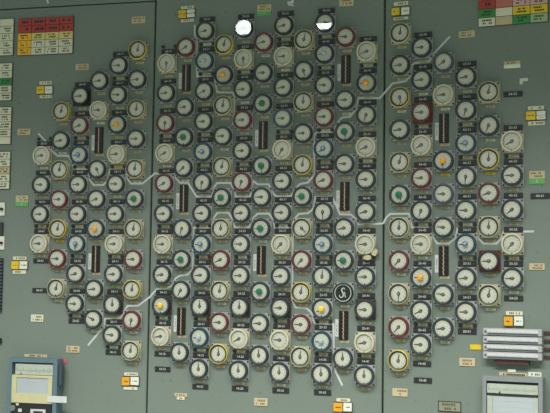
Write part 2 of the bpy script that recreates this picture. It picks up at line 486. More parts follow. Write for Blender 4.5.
LOGO_DISC = mesh('disc', mat('emblem_black', (0.012, 0.018, 0.015), 0.4), lambda bm: disc(bm, 0.0328, -0.0235, -0.0142, 40))
LOGO0 = mesh('emblem', LETTER, emblem)
LOGO0.transform(Matrix.Diagonal((1.08, 1, 1.08, 1)))
LOGO0.transform(Matrix.Translation((0, -0.0240, 0)))
LOGO = LOGO0

# bar indicators: two stacks of dark cells with a beaded scale between
BI_CASE = mesh('case', mat('brown_case', (0.030, 0.022, 0.016), 0.5), lambda bm: box(bm, -0.0175, 0.0175, -0.006, 0.0, -0.0535, 0.0535, 0.001))
BI_CELL = mesh('cell', CELL, lambda bm: box(bm, -0.0054, 0.0054, -0.0022, 0.0, -0.0058, 0.0058, 0.0010))
def bead(bm):
    for k in range(14):
        z = -0.048 + k*0.0074
        box(bm, -0.0020 + 0.0007*(-1)**k, 0.0020 + 0.0007*(-1)**k, -0.0018, 0.0, z-0.0030, z+0.0030, 0.0005)
BI_BEAD = mesh('beaded_scale', BEAD, bead)
WLAB = mesh('white_label', WHITE, lambda bm: box(bm, -0.0062, 0.0062, -0.0008, 0.0, -0.032, 0.032))
def bar_indicator(u, v, k):
    p, X, Z = lat(u, v)
    t = thing('bar_indicator', f'black vertical bar indicator with beaded scale, {k} in {colname(u)}', 'indicator', p, X-0.002, Z, 'vertical bar indicators')
    inst('case', BI_CASE, t)
    for r in range(7):
        for s in (-1, 1): inst('cell', BI_CELL, t, (s*0.0103, -0.006, 0.0447 - r*0.0149))
    inst('beaded_scale', BI_BEAD, t, (0, -0.006, 0))
    w = inst('white_label', WLAB); w.location = world(p, X-0.0285, Z-0.010); w.rotation_euler = (0, 0, frame(p)[3])
    tag(w, f'white vertical paper label left of {k} bar indicator, {colname(u)}', 'label', 'white labels beside the bar indicators')
    ch = dashes(0.05, 0.005, 1, TANINK, u*31+v)
    o = inst('lettering', ch, w, (0, -0.0009, 0), (0, PI/2, 0))

# small tan tags under the gauges, some between two black caps
TAGM = [mesh('name_tag', TAN, lambda bm: box(bm, -0.0165, 0.0165, -0.0015, 0.0006, -0.0048, 0.0048, 0.0004)),
        mesh('name_tag', CREAMCARD, lambda bm: box(bm, -0.0165, 0.0165, -0.0015, 0.0006, -0.0048, 0.0048, 0.0004)),
        mesh('name_tag', YELLB, lambda bm: box(bm, -0.0165, 0.0165, -0.0015, 0.0006, -0.0048, 0.0048, 0.0004))]
TAGTXT = [dashes(0.028, 0.007, 2, TANINK, 100+k, 0.8) for k in range(6)]
CAP = mesh('black_cap', BLACK, lambda bm: disc(bm, 0.0062, -0.009, 0.0, 18, bev=0.0015), True)
def caps(u, v):
    a = u % 6
    return (a in (0, 2) and v % 6 == 4) or (a in (4, 2) and v % 6 == 0)
YTAG = {(-5, 11), (13, 7), (15, 7), (-2, 6)}
NTAG = 0
def under_tag(u, v, what):
    global NTAG
    p, X, Z = lat(u, v); Z -= 0.0492
    yel = (u, v) in YTAG
    kind = 'small yellow tag' if yel else 'small tan tag'
    if u % 2 == 0 and caps(u, v): kind += ' between two black caps'
    t = thing('name_tag', f'{kind} {what}', 'tag', p, X+0.003, Z, 'small tags under the gauges')
    inst('card', TAGM[2 if yel else (NTAG*7 % 5 == 0)], t)
    inst('lettering', TAGTXT[NTAG % 6], t, (0, -0.0016, 0))
    if u % 2 == 0 and caps(u, v):
        for s in (-1, 1): inst('black_cap', CAP, t, (s*0.0265, 0, 0))
    NTAG += 1

# black number plates: the core coordinates, octal
def octal(v): return f'{(60 - 2*v//1*1) }'
ROWS = {-2: '70', -1: '66', 0: '64', 2: '60', 4: '54', 6: '50', 8: '44', 10: '40', 12: '34', 14: '30', 16: '24', 18: '20', 20: '14', 21: '12', 22: '10'}
COLS = {-6: '01', -4: '05', -2: '11', 0: '15', 2: '21', 4: '25', 6: '31', 8: '35', 10: '41', 12: '45', 14: '51', 16: '55'}
def nplate_mesh():
    def fn(bm):
        box(bm, -0.0330, 0.0330, -0.004, 0.0006, -0.0096, 0.0096, 0.0008)
    return mesh('plate', BLACK, fn)
NP = nplate_mesh()
PEG = mesh('end_screw', mat('end_screw_dark', (0.036, 0.042, 0.039), 0.4), lambda bm: disc(bm, 0.0034, -0.0010, 0.0, 12, bev=0.0003), True)
def number_plate(p, X, Z, txt, where):
    t = thing('number_plate', f'black number plate reading {txt} in white, {where}', 'number plate', p, X, Z, 'black number plates')
    inst('plate', NP, t)
    inst('lettering', text_mesh(txt, 0.0128, LETTER, 1.0), t, (0, -0.0042, 0))
    for s in (-1, 1): inst('end_screw', PEG, t, (s*0.0285, -0.004, 0))

NGAUGE = 0
PLATE_ROWS = {-6: [6, 8, 10, 12, 14, 16], -4: range(2, 19, 2), -2: range(0, 21, 2), 0: range(0, 22, 2), 2: range(-2, 23, 2), 4: range(-2, 23, 2),
              6: range(-2, 23, 2), 8: range(-2, 23, 2), 10: range(0, 21, 2), 12: range(0, 21, 2), 14: range(2, 19, 2), 16: range(4, 17, 2)}
for u in range(-6, 17):
    v0, s = G_[u]
    idx = 0; bi = 0
    nb = s.count('#')
    for k, code in enumerate(s.split()):
        v = v0 + 2*k
        if code == '#':
            name = ({2: ['upper', 'lower'], 3: ['top', 'middle', 'bottom']}[nb])[bi]; bi += 1
            bar_indicator(u, v, name)
            p, X, Z = lat(u, v)
            t = thing('name_tag', f'small tan tag under the {name} bar indicator in {colname(u)}', 'tag', p, X+0.002, Z-0.0595, 'small tags under the gauges')
            inst('card', TAGM[0], t); inst('lettering', TAGTXT[k % 6], t, (0, -0.0016, 0))
            continue
        gauge(u, v, code, idx)
        under_tag(u, v, f'under {ORD[idx]} gauge, {colname(u)}')
        NGAUGE += 1; idx += 1
    if u in PLATE_ROWS:
        for n, v in enumerate(PLATE_ROWS[u]):
            p, X, Z = lat(u, v)
            number_plate(p, X+0.0012, Z+0.0506, f'{ROWS[v]}-{COLS[u]}', colname(u))
print('gauges', NGAUGE)
for (u, v) in ((0, 22), (12, 22)):
    p, X, Z = lat(u, v)
    number_plate(p, X+0.004, Z+0.0515+RP, f'{ROWS[v]}-{COLS[u]}', f'lowest in {colname(u)}')
X, Z = at('R', 540.3, 196)
number_plate('R', X, Z, '40-61', 'at right edge beside plate 40-55')
# two caps standing above the first column of the middle panel and the left column
for u, v in ((0, -2), (-6, 4)):
    p, X, Z = lat(u, v)
    t = thing('terminal_pair', f'two black round caps above top number plate, {colname(u)}', 'cap', p, X+0.003, Z-0.0492)
    for sd in (-1, 1): inst('black_cap', CAP, t, (sd*0.0265, 0, 0))

# ------------------------------------------------------------------ white tape lines
def tape(p, name, label, pts, w=0.0072):
    q = [at(p, x, y) for x, y in pts]
    X0, Z0_ = q[0]
    th = 0.0006
    def fn(bm):
        V = [Vector((x-X0, z-Z0_)) for x, z in q]
        L, R = [], []
        for k, c in enumerate(V):
            d0 = (V[k]-V[k-1]).normalized() if k else (V[1]-V[0]).normalized()
            d1 = (V[k+1]-V[k]).normalized() if k < len(V)-1 else d0
            b = (d0+d1).normalized(); n = Vector((-b.y, b.x)); c_ = max(0.5, n.dot(Vector((-d0.y, d0.x))))
            L.append(c+n*w/2/c_); R.append(c-n*w/2/c_)
        l0 = [bm.verts.new((a.x, -th, a.y)) for a in L]; r0 = [bm.verts.new((a.x, -th, a.y)) for a in R]
        l1 = [bm.verts.new((a.x, 0, a.y)) for a in L]; r1 = [bm.verts.new((a.x, 0, a.y)) for a in R]
        for k in range(len(V)-1):
            bm.faces.new((l0[k], l0[k+1], r0[k+1], r0[k])); bm.faces.new((l1[k], r1[k], r1[k+1], l1[k+1]))
            bm.faces.new((l0[k], l1[k], l1[k+1], l0[k+1])); bm.faces.new((r0[k], r0[k+1], r1[k+1], r1[k]))
        bm.faces.new((l0[0], r0[0], r1[0], l1[0])); bm.faces.new((l0[-1], l1[-1], r1[-1], r0[-1]))
    o = inst(name, mesh(name, WHITE, fn)); o.location = world(p, X0, Z0_); o.rotation_euler = (0, 0, frame(p)[3])
    tag(o, label, 'tape', 'white zone lines of tape')
tape('L', 'tape_line', 'white zigzag tape line across upper half of left panel', [(38.2, 133.2), (44.7, 140.3), (50, 148), (53, 151.6), (57.5, 155.8), (68.5, 155.8), (71.5, 161), (74, 169), (87, 169.2), (88.8, 178.5), (93.6, 185), (103.3, 185), (107, 181), (110, 169.5), (124, 169.8), (127.3, 178.5), (131, 183.6), (142.5, 183.6), (151.8, 176)])
tape('M', 'tape_line', 'white tape line weaving under fourth-row gauges of middle panel to its right edge', [(151.8, 176), (154.5, 173.6), (173.5, 173.3), (175.5, 178), (180, 182.7), (188, 183), (196.5, 196.5), (212, 196.5), (214, 187), (217.3, 183), (230.5, 183), (234.5, 190), (235.8, 196.5), (250, 196.5), (253.5, 181), (257.5, 184.3), (268.5, 184.3), (274, 194.3), (276.5, 196.4), (291, 196.2), (296, 188), (300, 184), (308, 182.5), (314, 175), (314, 136), (316.2, 132.8), (332.7, 132.3), (339, 120.4), (342.5, 117.5), (350, 116.7), (356, 109.5), (358.5, 98), (379.5, 98.3), (382.3, 95.4)])
tape('R', 'tape_line', 'white tape line stepping up between top gauges of right panel', [(382.3, 95.4), (392.5, 83.5), (405.5, 81.3), (410.6, 76), (412, 65), (415, 63), (429, 61.5), (434, 53.5), (450, 36.4)])
tape('L', 'tape_line', 'white tape line ending in a diagonal among lower gauges of left panel', [(88, 345.3), (104, 326.5), (105, 319), (121, 317.6), (124, 311.5), (127.5, 305.9), (138.4, 305.5), (149.4, 297.4)])
tape('M', 'tape_line', 'long white tape line from lower left, weaving across centre of middle panel', [(149.4, 297.4), (157, 289), (166.4, 288.5), (171, 286.2), (175.5, 278.4), (180, 275.6), (188, 274.4), (192.7, 268.5), (193, 245), (193.5, 227.7), (211, 227.6), (214, 217.5), (217.5, 212.7), (228.5, 212.7), (233, 220), (235, 227.3), (249, 227.2), (253, 218), (258, 213.6), (269, 213.6), (273, 220), (275, 227.6), (291.5, 227.6), (294.5, 219), (299, 213.9), (308, 213.2), (313, 209), (315.5, 197), (332, 196.8), (337, 207), (340, 214.4), (351, 214.6), (355.5, 218.8), (358.5, 224.4), (372.7, 224), (383.4, 223.4)])
tape('R', 'tape_line', 'white tape line weaving under middle-row gauges of right panel to its outer end', [(383.4, 223.4), (386.4, 217.3), (390, 214), (409, 213.8), (412, 227.5), (429, 228), (432.5, 236.5), (437.2, 243.4), (449, 243.4), (455.3, 238), (457.5, 228.8), (475, 229), (478.3, 238.4), (483.6, 243.5), (496.4, 243.5), (501, 238.5), (503.5, 232), (534, 231.4)])
tape('M', 'tape_line', 'white tape line around top gauges at left of middle panel', [(194.7, 25), (195, 36), (197, 42), (196.6, 63), (197.4, 76.5), (214, 77), (216, 86), (217.3, 92.3), (233, 92.6), (234.5, 99), (233.5, 125)], 0.0082)
tape('M', 'tape_line', 'white tape line running down right of centre to its lower end', [(292.8, 236), (292.2, 300), (295.5, 307.3), (307, 308.5), (312, 313.6), (313.6, 321), (316.4, 324.4), (333.6, 324), (334, 362), (335.6, 371.5), (342.4, 385.5)])
X, Z = at('R', 520.8, 81.5)
tape('R', 'tape_mark', 'short L-shaped white tape mark beside top right gauges', [(521.2, 84.3), (521.2, 80.0), (528, 79.4)], 0.011)
tape('M', 'tape_mark', 'white bent scrap of tape at top edge of middle panel', [(287.5, 3.0), (292.5, 2.2), (292.8, -4)], 0.009)
tape('M', 'tape_mark', 'second white scrap of tape just under top bent scrap', [(288.5, 4.6), (293.8, 5.4)], 0.006)
tape('L', 'tape_mark', 'white paint drip mark above top left block of tiles', [(46.6, -1.5), (47.4, 1.0), (48.4, 3.2)], 0.008)

# ------------------------------------------------------------------ cards, buttons, tile blocks
def prect(p, x0, y0, x1, y1):
    """a rectangle of the photograph -> centre X, Z, width, height on the panel"""
    cx, cy = (x0+x1)/2, (y0+y1)/2
    X, Z = at(p, cx, cy)
    return X, Z, at(p, x1, cy)[0]-at(p, x0, cy)[0], at(p, cx, y0)[1]-at(p, cx, y1)[1]

def card(p, r, label, m=None, lines=2, ink=None, th=0.003, name='name_card', split=None, seed=0, cat='card'):
    X, Z, w, h = prect(p, *r)
    t = thing(name, label, cat, p, X, Z, 'cards on the panel')
    if split:
        m2, f = split
        inst('card', mesh('card', m or TAN, lambda bm: box(bm, -w/2, w/2, -th, 0.0006, h*(f-0.5), h/2, 0.0005)), t)
        o = inst('lower_card', mesh('lower_card', m2, lambda bm: box(bm, -w/2, w/2, -th, 0.0006, -h/2, h*(f-0.5), 0.0005)), t)
        if lines: inst('lettering', dashes(w*0.8, h*(1-f)*0.8, lines, ink or TANINK, seed), t, (0, -th-0.0001, h*f/2))
        return t, w, h
    inst('card', mesh('card', m or TAN, lambda bm: box(bm, -w/2, w/2, -th, 0.0006, -h/2, h/2, 0.0005)), t)
    if lines: inst('lettering', dashes(w*0.8, h*0.8, lines, ink or TANINK, seed), t, (0, -th-0.0001, 0))
    return t, w, h

card('L', (75.8, 63.9, 89.0, 70.0), 'tan card with two lines of print, above top left gauges', seed=1)
card('L', (132.0, 16.6, 145.3, 23.3), 'tan card high on left panel, above the yellow-rimmed top gauge', seed=2)
card('L', (17.8, 128.8, 30.5, 135.0), 'tan card beside the left end of the white tape', seed=3)
t, w, h = card('L', (15.9, 195.6, 28.4, 206.5), 'tan card with green lower strip, left of the leftmost gauges', split=(GREENL, 0.42), seed=4)
inst('number', text_mesh('1', h*0.36, LETTER), t, (0, -0.0032, -h*0.29))
card('L', (31.2, 314.6, 43.6, 321.8), 'worn whitish card below the left column of gauges', m=CREAMCARD, seed=5)
card('L', (66.5, 345.9, 79.8, 352.7), 'tan card above the blue-framed recorder, right of pink tag', seed=6)
t, w, h = card('M', (257.4, 4.8, 271.3, 15.4), 'tan card with green lower strip, top of middle panel', split=(GREENL, 0.38), seed=7)
inst('number', text_mesh('1', h*0.34, LETTER), t, (0, -0.0032, -h*0.31))
card('M', (339.3, -2.2, 353.8, 6.2), 'tan card cut by the top edge, above middle panel', seed=8)
card('M', (254.2, 398.1, 267.8, 405.9), 'tan card below the gauges at bottom of middle panel', seed=9)
card('M', (174.7, 393.2, 187.2, 396.6), 'tan strip with print, bottom left of middle panel', lines=1, seed=10)
card('M', (177.0, 396.8, 184.8, 399.7), 'small white strip under the tan strip, bottom left of middle panel', m=CREAMCARD, lines=1, seed=101)
card('R', (458.8, 30.9, 475.0, 37.5), 'tan card below the top right block of tiles', seed=11)
card('R', (504.0, 61.2, 520.3, 68.2), 'tan card with blank white lower strip, upper right', split=(WHITEB, 0.5), lines=1, seed=12)
card('R', (392.5, 388.4, 407.7, 396.4), 'tan card below lowest yellow-rimmed gauge of right panel', seed=13)
card('R', (529.2, 263.3, 544.8, 270.0), 'tan card right of the rightmost lower gauges', seed=14)
t, w, h = card('R', (529.2, 171.0, 545.0, 184.0), 'tan card with green lower strip, right of the rightmost gauges', split=(GREENL, 0.42), seed=15)
inst('number', text_mesh('3', h*0.36, LETTER), t, (0, -0.0032, -h*0.29))
card('R', (459.4, 358.0, 475.2, 366.2), 'tan card left of the four horizontal meters', seed=16)
t, w, h = card('R', (438.3, 401.3, 461.2, 411.8), 'olive plate with dark border, left of the grey recorder', m=OLIVE, ink=mat('faded_ink', (0.10, 0.10, 0.06), 0.7), seed=17)
inst('border', mesh('border', BLACK, lambda bm: [box(bm, a, b, -0.0036, -0.0028, c, d) for a, b, c, d in ((-w/2, w/2, h/2-0.0025, h/2), (-w/2, w/2, -h/2, -h/2+0.0025), (-w/2, -w/2+0.0025, -h/2, h/2), (w/2-0.0025, w/2, -h/2, h/2))]), t)
card('L', (24.6, 354.4, 47.3, 357.3), 'tan title strip over the blue-framed recorder', lines=1, ink=INK, seed=18)
card('R', (499.0, 372.7, 527.6, 376.6), 'tan title strip over the grey recorder', lines=1, ink=INK, seed=19)
card('R', (507.8, 369.0, 515.9, 372.2), 'small white slip above the tan title strip of the grey recorder', m=WHITEB, lines=0, seed=20)
card('R', (528.3, 372.2, 541.5, 376.6), 'white slip at right end of tan title strip of grey recorder', m=WHITEB, lines=1, seed=21)
card('L', (60.4, 359.4, 66.8, 363.1), 'small pink tag at top right corner of the blue-framed recorder', m=PINKTAG, lines=0, seed=22)
card('R', (470.2, 344.5, 481.4, 349.6), 'yellow tag at left end of the four horizontal meters', m=YELLB, lines=0, seed=23)

def buttons(p, rects, label, top, bot, where):
    cx = sum((r[0]+r[2])/2 for r, m in rects)/len(rects); cy = sum((r[1]+r[3])/2 for r, m in rects)/len(rects)
    X, Z = at(p, cx, cy)
    t = thing('button_unit', label, 'button', p, X, Z, 'yellow and white button pairs')
    x0 = min(prect(p, *r)[0]-prect(p, *r)[2]/2 for r, m in rects)-X; x1 = max(prect(p, *r)[0]+prect(p, *r)[2]/2 for r, m in rects)-X
    z0 = min(prect(p, *r)[1]-prect(p, *r)[3]/2 for r, m in rects)-Z; z1 = max(prect(p, *r)[1]+prect(p, *r)[3]/2 for r, m in rects)-Z
    inst('base', mesh('base', FRAMET, lambda bm: box(bm, x0-0.002, x1+0.002, -0.003, 0, z0-0.002, z1+0.002)), t)
    for k, (r, m) in enumerate(rects):
        bx, bz, w, h = prect(p, *r)
        b = inst('button', mesh('button', m, lambda bm: box(bm, -w/2, w/2, -0.006, 0, -h/2, h/2, 0.0012)), t, (bx-X, -0.003, bz-Z))
        b['label'] = 'white button' if m is WHITEB else 'yellow button'
        inst('lettering', dashes(w*0.7, h*0.22, 1, INK, k+int(cx)), b, (0, -0.0061, 0))
    if top: card(p, top, f'cream strip with print above {where}', m=CREAMCARD, lines=1, seed=int(cx)+1)
    if bot: card(p, bot, f'cream strip with print below {where}', m=CREAMCARD, lines=1, seed=int(cx)+2)

buttons('L', [((37.4, 86.5, 45.0, 94.0), YELLB), ((45.7, 86.5, 53.0, 93.8), WHITEB)], 'yellow and white button pair at upper left beside gauges', (39.6, 81.2, 51.9, 84.8), (39.9, 95.1, 52.2, 98.0), 'the upper left button pair')
buttons('L', [((12.2, 261.2, 19.6, 269.3), YELLB), ((20.4, 261.2, 28.0, 269.2), WHITEB)], 'yellow and white button pair at left edge beside lowest left gauges', (13.3, 256.6, 26.5, 260.0), (12.9, 270.2, 26.2, 273.8), 'the left edge button pair')
buttons('M', [((179.2, 10.7, 186.6, 14.1), YELLB), ((187.8, 9.8, 195.2, 13.2), WHITEB), ((179.2, 14.8, 186.6, 18.3), YELLB), ((187.8, 14.0, 195.2, 17.5), WHITEB)], 'two yellow and two white narrow buttons at top of middle panel', (181.3, 6.1, 194.0, 9.0), (181.3, 19.2, 194.0, 21.9), 'the four narrow buttons')
buttons('L', [((122.5, 377.0, 130.2, 385.3), AMBERB), ((131.2, 377.0, 139.4, 385.0), WHITEB)], 'amber and white button pair below lowest gauges of left panel', (124.4, 372.6, 138.0, 375.9), (123.7, 386.9, 137.6, 389.8), 'the bottom left button pair')
buttons('R', [((392.1, 8.4, 400.0, 15.6), YELLB), ((401.7, 7.7, 409.8, 15.0), WHITEB)], 'yellow and white button pair above top left gauge of right panel', (394.0, 1.8, 408.2, 5.5), (393.7, 17.1, 408.2, 20.0), 'the button pair at top of right panel')
buttons('M', [((333.8, 402.8, 343.0, 411.5), AMBERB), ((343.8, 402.8, 352.3, 411.3), WHITEB)], 'amber and white button pair at bottom of middle panel', (336.6, 398.4, 350.2, 401.7), (335.5, 413.2, 350.5, 416.5), 'the bottom middle button pair')
buttons('R', [((504.2, 316.7, 513.2, 325.9), AMBERB), ((514.4, 316.4, 523.5, 325.9), WHITEB)], 'amber and white button pair above the four horizontal meters', (506.0, 311.2, 522.7, 315.3), None, 'the button pair over the meters')
buttons('R', [((526.2, 111.6, 535.9, 120.2), YELLB), ((536.8, 111.2, 545.8, 115.3), WHITEB), ((536.8, 115.7, 545.8, 119.6), WHITEB)], 'yellow button with two white ones at right edge', (528.0, 106.1, 544.0, 110.0), (528.2, 121.2, 544.8, 125.2), 'the right edge buttons')

TC = {'r': REDT, 'p': PINKT, 'q': PALEPINK, 'o': ORANGET, 'y': YELLT, 'b': YELLB, 'c': CREAMCARD, 't': TAN, 'g': GREEN, 'l': PALEGREEN}
def block(p, name, label, quad, rows, blank=()):
    """grid of lettered tiles; quad = photo box measured along its middle lines"""
    X, Z, W, H = prect(p, *quad)
    nr, nc = len(rows), len(rows[0])
    t = thing(name, label, 'tile block', p, X, Z, 'blocks of lettered tiles')
    inst('frame', mesh('frame', FRAMET, lambda bm: box(bm, -W/2-0.001, W/2+0.001, -0.004, 0, -H/2-0.001, H/2+0.001)), t)
    tw, th = W/nc, H/nr
    for r in range(nr):
        for c in range(nc):
            k = rows[r][c]
            o = inst('tile', mesh('tile', TC[k], lambda bm: box(bm, -tw/2+0.0011, tw/2-0.0011, -0.004, 0, -th/2+0.0011, th/2-0.0011, 0.0007)), t,
                     (-W/2+tw*(c+0.5), -0.004, H/2-th*(r+0.5)))
            if (r, c) in blank: continue
            inst('lettering', dashes(tw*0.62, th*0.66, 1 if k == 'r' else 2, INK if k != 'p' else TANINK, r*17+c*5+int(quad[0])), o, (0, -0.0041, 0))
block('L', 'tile_block', 'block of red, orange and cream lettered tiles at top left', (18.4, 17.9, 73.4, 54.6), ['rrrr', 'rrrr', 'oyyy', 'occc', 'occc'])
block('L', 'tile_block', 'topmost column of cream tiles at left edge beside red tiles', (-13.5, 19.6, 14.0, 56.0), ['cc', 'cc', 'cc', 'cc', 'cc'], {(0, 1)})
block('L', 'tile_block', 'column of cream tiles with one green tile at left edge', (-14.0, 63.7, 12.5, 100.9), ['cc', 'cc', 'cg', 'cc', 'cc'])
block('L', 'tile_block', 'third column of cream tiles down the left edge, lowest tile blank', (-14.5, 107.5, 11.7, 144.6), ['cc', 'cc', 'cc', 'cc', 'cc'], {(4, 1)})
block('L', 'tile_block', 'lowest column of cream tiles down the left edge', (-15.0, 152.0, 10.6, 189.2), ['cc', 'cc', 'ct', 'cc', 'cc'])
block('R', 'tile_block', 'block of red, green and yellow lettered tiles at top right', (478.3, -10.5, 547.7, 24.6), ['prqq', 'rpqq', 'gcbb', 'ctgl'], {(1, 1), (2, 1), (3, 1)})

# things cut by the left edge
def edge_box(r, label, m, depth, dot=False, name='switch_box'):
    X, Z, w, h = prect('L', *r)
    t = thing(name, label, 'switch', 'L', X, Z)
    inst('body', mesh('body', m, lambda bm: box(bm, -w/2, w/2, -depth, 0, -h/2, h/2, 0.002)), t)
    if dot:
        inst('knob', mesh('knob', BLACK, lambda bm: disc(bm, 0.006, -0.012, 0, 16, bev=0.002), True), t, (w/2-0.011, -depth, 0))
edge_box((-9, 202.7, 5.2, 215.9), 'white switch plate with black knob at left edge, upper of two', WHITEB, 0.006, True)
edge_box((-9, 236.3, 4.8, 249.8), 'white switch plate with black knob at left edge, lower of two', WHITEB, 0.006, True)
edge_box((-8, 222.5, 3.6, 235.5), 'dark grey box between the two white plates at left edge', PLATE_K, 0.01)
def louvre():
    X, Z, w, h = prect('L', -10, 258, 2.8, 312)
    t = thing('vent_grille', 'dark slatted grille at left edge under the white plates', 'grille', 'L', X, Z)
    inst('frame', mesh('frame', BLACK, lambda bm: box(bm, -w/2, w/2, -0.004, 0, -h/2, h/2)), t)
    for k in range(16):
        z = h/2 - h*(k+0.5)/16
        inst('slat', mesh('slat', SLOT, lambda bm: box(bm, -w/2, w/2, -0.006, 0, -h*0.02, h*0.012)), t, (0, -0.004, z))
louvre()
edge_box((-6, 338, 2.1, 343.3), 'small black block at left edge above the blue-framed recorder', BLACK, 0.012, name='black_block')

# ------------------------------------------------------------------ chart recorders and horizontal meters
def scale_strip(bm, w, h):
    pass
def recorder(p, outer, label, frame_m, inner_m, d, rel):
    """outer: photo box of the front frame; depth d; rel: interior layout in fractions of the front"""
    x0, y0, x1, y1 = outer
    cx, cy = (x0+x1)/2, (y0+y1)/2
    Xa, Za = at(p, x0, y0, BACK-d); Xb, Zb = at(p, x1, y1, BACK-d)
    X, Z, W, H = (Xa+Xb)/2, (Za+Zb)/2, at(p, x1, cy, BACK-d)[0]-at(p, x0, cy, BACK-d)[0], at(p, cx, y0, BACK-d)[1]-at(p, cx, y1, BACK-d)[1]
    t = thing('chart_recorder', label, 'recorder', p, X, Z)
    L, R, T = -W/2, W/2, H/2
    px = W/(x1-x0)                                     # metres per photo pixel at the front
    def fx(v): return L + (v-x0)*px
    def fz(v): return T - (v-y0)*px
    bx0, bx1, by0 = rel['open']
    def case(bm):
        box(bm, L, fx(bx0), -d, 0, -T, T); box(bm, fx(bx1), R, -d, 0, -T, T)
        box(bm, fx(bx0), fx(bx1), -d, 0, fz(by0), T); box(bm, fx(bx0), fx(bx1), -d, 0, -T, -T+0.02)
        box(bm, fx(bx0), fx(bx1), -d*0.4, 0, -T+0.02, fz(by0))
    inst('case', mesh('case', frame_m, case), t)
    inst('inner_back', mesh('inner_back', BLACK, lambda bm: box(bm, fx(bx0), fx(bx1), -d*0.45, -d*0.4, -T+0.02, fz(by0))), t)
    s = rel['scale']; 
    sc = inst('scale_strip', mesh('scale_strip', rel['scale_m'], lambda bm: box(bm, fx(s[0]), fx(s[2]), -d*0.92, -d*0.45, fz(s[3]), fz(s[1]))), t)
    def ticks(bm):
        n = 26; w = fx(s[2])-fx(s[0]); h = fz(s[1])-fz(s[3])
        for k in range(n+1):
            x = fx(s[0]) + w*(0.04+0.92*k/n)
            box(bm, x-0.0005, x+0.0005, -d*0.92-0.0003, -d*0.92, fz(s[3])+h*0.30, fz(s[3])+h*(0.62 if k % 5 == 0 else 0.48))
    inst('scale_marks', mesh('scale_marks', INK, ticks), sc)
    b = rel['bar']
    inst('pointer_rail', mesh('pointer_rail', BLACK, lambda bm: (box(bm, fx(b[0]), fx(b[2]), -d*0.94, -d*0.5, fz(b[3]), fz(b[1])), box(bm, fx(b[4])-0.002, fx(b[4])+0.002, -d*0.95, -d*0.6, fz(b[1]), fz(b[1]-2.2)))), t)
    q = rel['inner']; pp = rel['paper']
    def inner(bm):
        y0_, y1_ = -d*0.96, -d*0.45
        box(bm, fx(q[0]), fx(pp[0]), y0_, y1_, fz(q[3]), fz(q[1])); box(bm, fx(pp[2]), fx(q[2]), y0_, y1_, fz(q[3]), fz(q[1]))
        box(bm, fx(pp[0]), fx(pp[2]), y0_, y1_, fz(q[3]), fz(pp[3]))
        if pp[1] > q[1]: box(bm, fx(pp[0]), fx(pp[2]), y0_, y1_, fz(pp[1]), fz(q[1]))
    inst('inner_frame', mesh('inner_frame', inner_m, inner), t)
    pa = inst('chart_paper', mesh('chart_paper', PAPER, lambda bm: box(bm, fx(pp[0]), fx(pp[2]), -d*0.9, -d*0.5, fz(pp[3]), fz(pp[1]))), t)
    inst('grid_lines', mesh('grid_lines', mat('chart_ink', (0.347, 0.392, 0.392), 0.7), lambda bm: [box(bm, fx(pp[0]), fx(pp[2]), -d*0.9-0.0003, -d*0.9, z-0.0004, z+0.0004) for z in [fz(pp[1]) - (fz(pp[1])-fz(pp[3]))*(k+1)/9 for k in range(8)]]), pa)
    g = rel['glass']
    inst('window_glass', mesh('window_glass', GLASS, lambda bm: box(bm, fx(g[0]), fx(g[2]), -d*1.0, -d*0.97, fz(g[3]), fz(g[1]))), t)
    if 'panel' in rel:
        a = rel['panel']
        cp = inst('control_strip', mesh('control_strip', BLACK, lambda bm: box(bm, fx(a[0]), fx(a[2]), -d*0.96, -d*0.45, fz(a[3]), fz(a[1]))), t)
        inst('counter_window', mesh('counter_window', LETTER, lambda bm: [box(bm, fx(31.0), fx(46.0), -d*0.96-0.001, -d*0.96, z0, z1) for z0, z1 in ((fz(406.2), fz(404.4)), (fz(410.6), fz(409.0)))] + [box(bm, fx(xa), fx(xb), -d*0.96-0.001, -d*0.96, fz(409.0), fz(406.2)) for xa, xb in ((31.0, 33.8), (43.2, 46.0))]), cp)
        inst('white_square', mesh('white_square', LETTER, lambda bm: box(bm, fx(18.6), fx(22.2), -d*0.96-0.001, -d*0.96, fz(407.6), fz(404.6))), cp)
        inst('small_white_square', mesh('small_white_square', LETTER, lambda bm: box(bm, fx(16.3), fx(19.0), -d*0.96-0.001, -d*0.96, fz(401.7), fz(399.9))), cp)
        inst('dial', mesh('dial', HUBCAP, lambda bm: disc(bm, 0.012, -0.006, 0, 20, fx(13.0), fz(404.5), 0.002), True), cp, (0, -d*0.96, 0))
        inst('lock', mesh('lock', ALU, lambda bm: disc(bm, 0.005, -0.003, 0, 16, fx(13.0), fz(410.5), 0.001), True), cp, (0, -d*0.96, 0))
    if rel.get('latch'):
        inst('side_latch', mesh('side_latch', SLOT, lambda bm: box(bm, R, R+0.012, -d*0.8, -d*0.25, fz(383), fz(363.5), 0.003)), t)
        o = inst('white_sticker', mesh('white_sticker', WHITE, lambda bm: box(bm, fx(47.5), fx(66.8), -d-0.001, -d, fz(397.6), fz(391.8))), t)
    return t
recorder('L', (7.6, 358.8, 56.6, 432), 'blue-framed chart recorder with yellow inner frame at bottom left', BLUEF, YCREAM, 0.055,
         dict(open=(11.2, 52.6, 362.4), scale=(14.2, 364.0, 51.8, 373.6), scale_m=PALECREAM, bar=(15.6, 374.3, 48.2, 376.2, 20.0), inner=(10.9, 374.0, 51.8, 399.2),
              paper=(16.0, 376.2, 47.9, 390.6), glass=(12.0, 362.6, 52.0, 398.0), panel=(10.6, 399.4, 51.6, 430.0), latch=True))
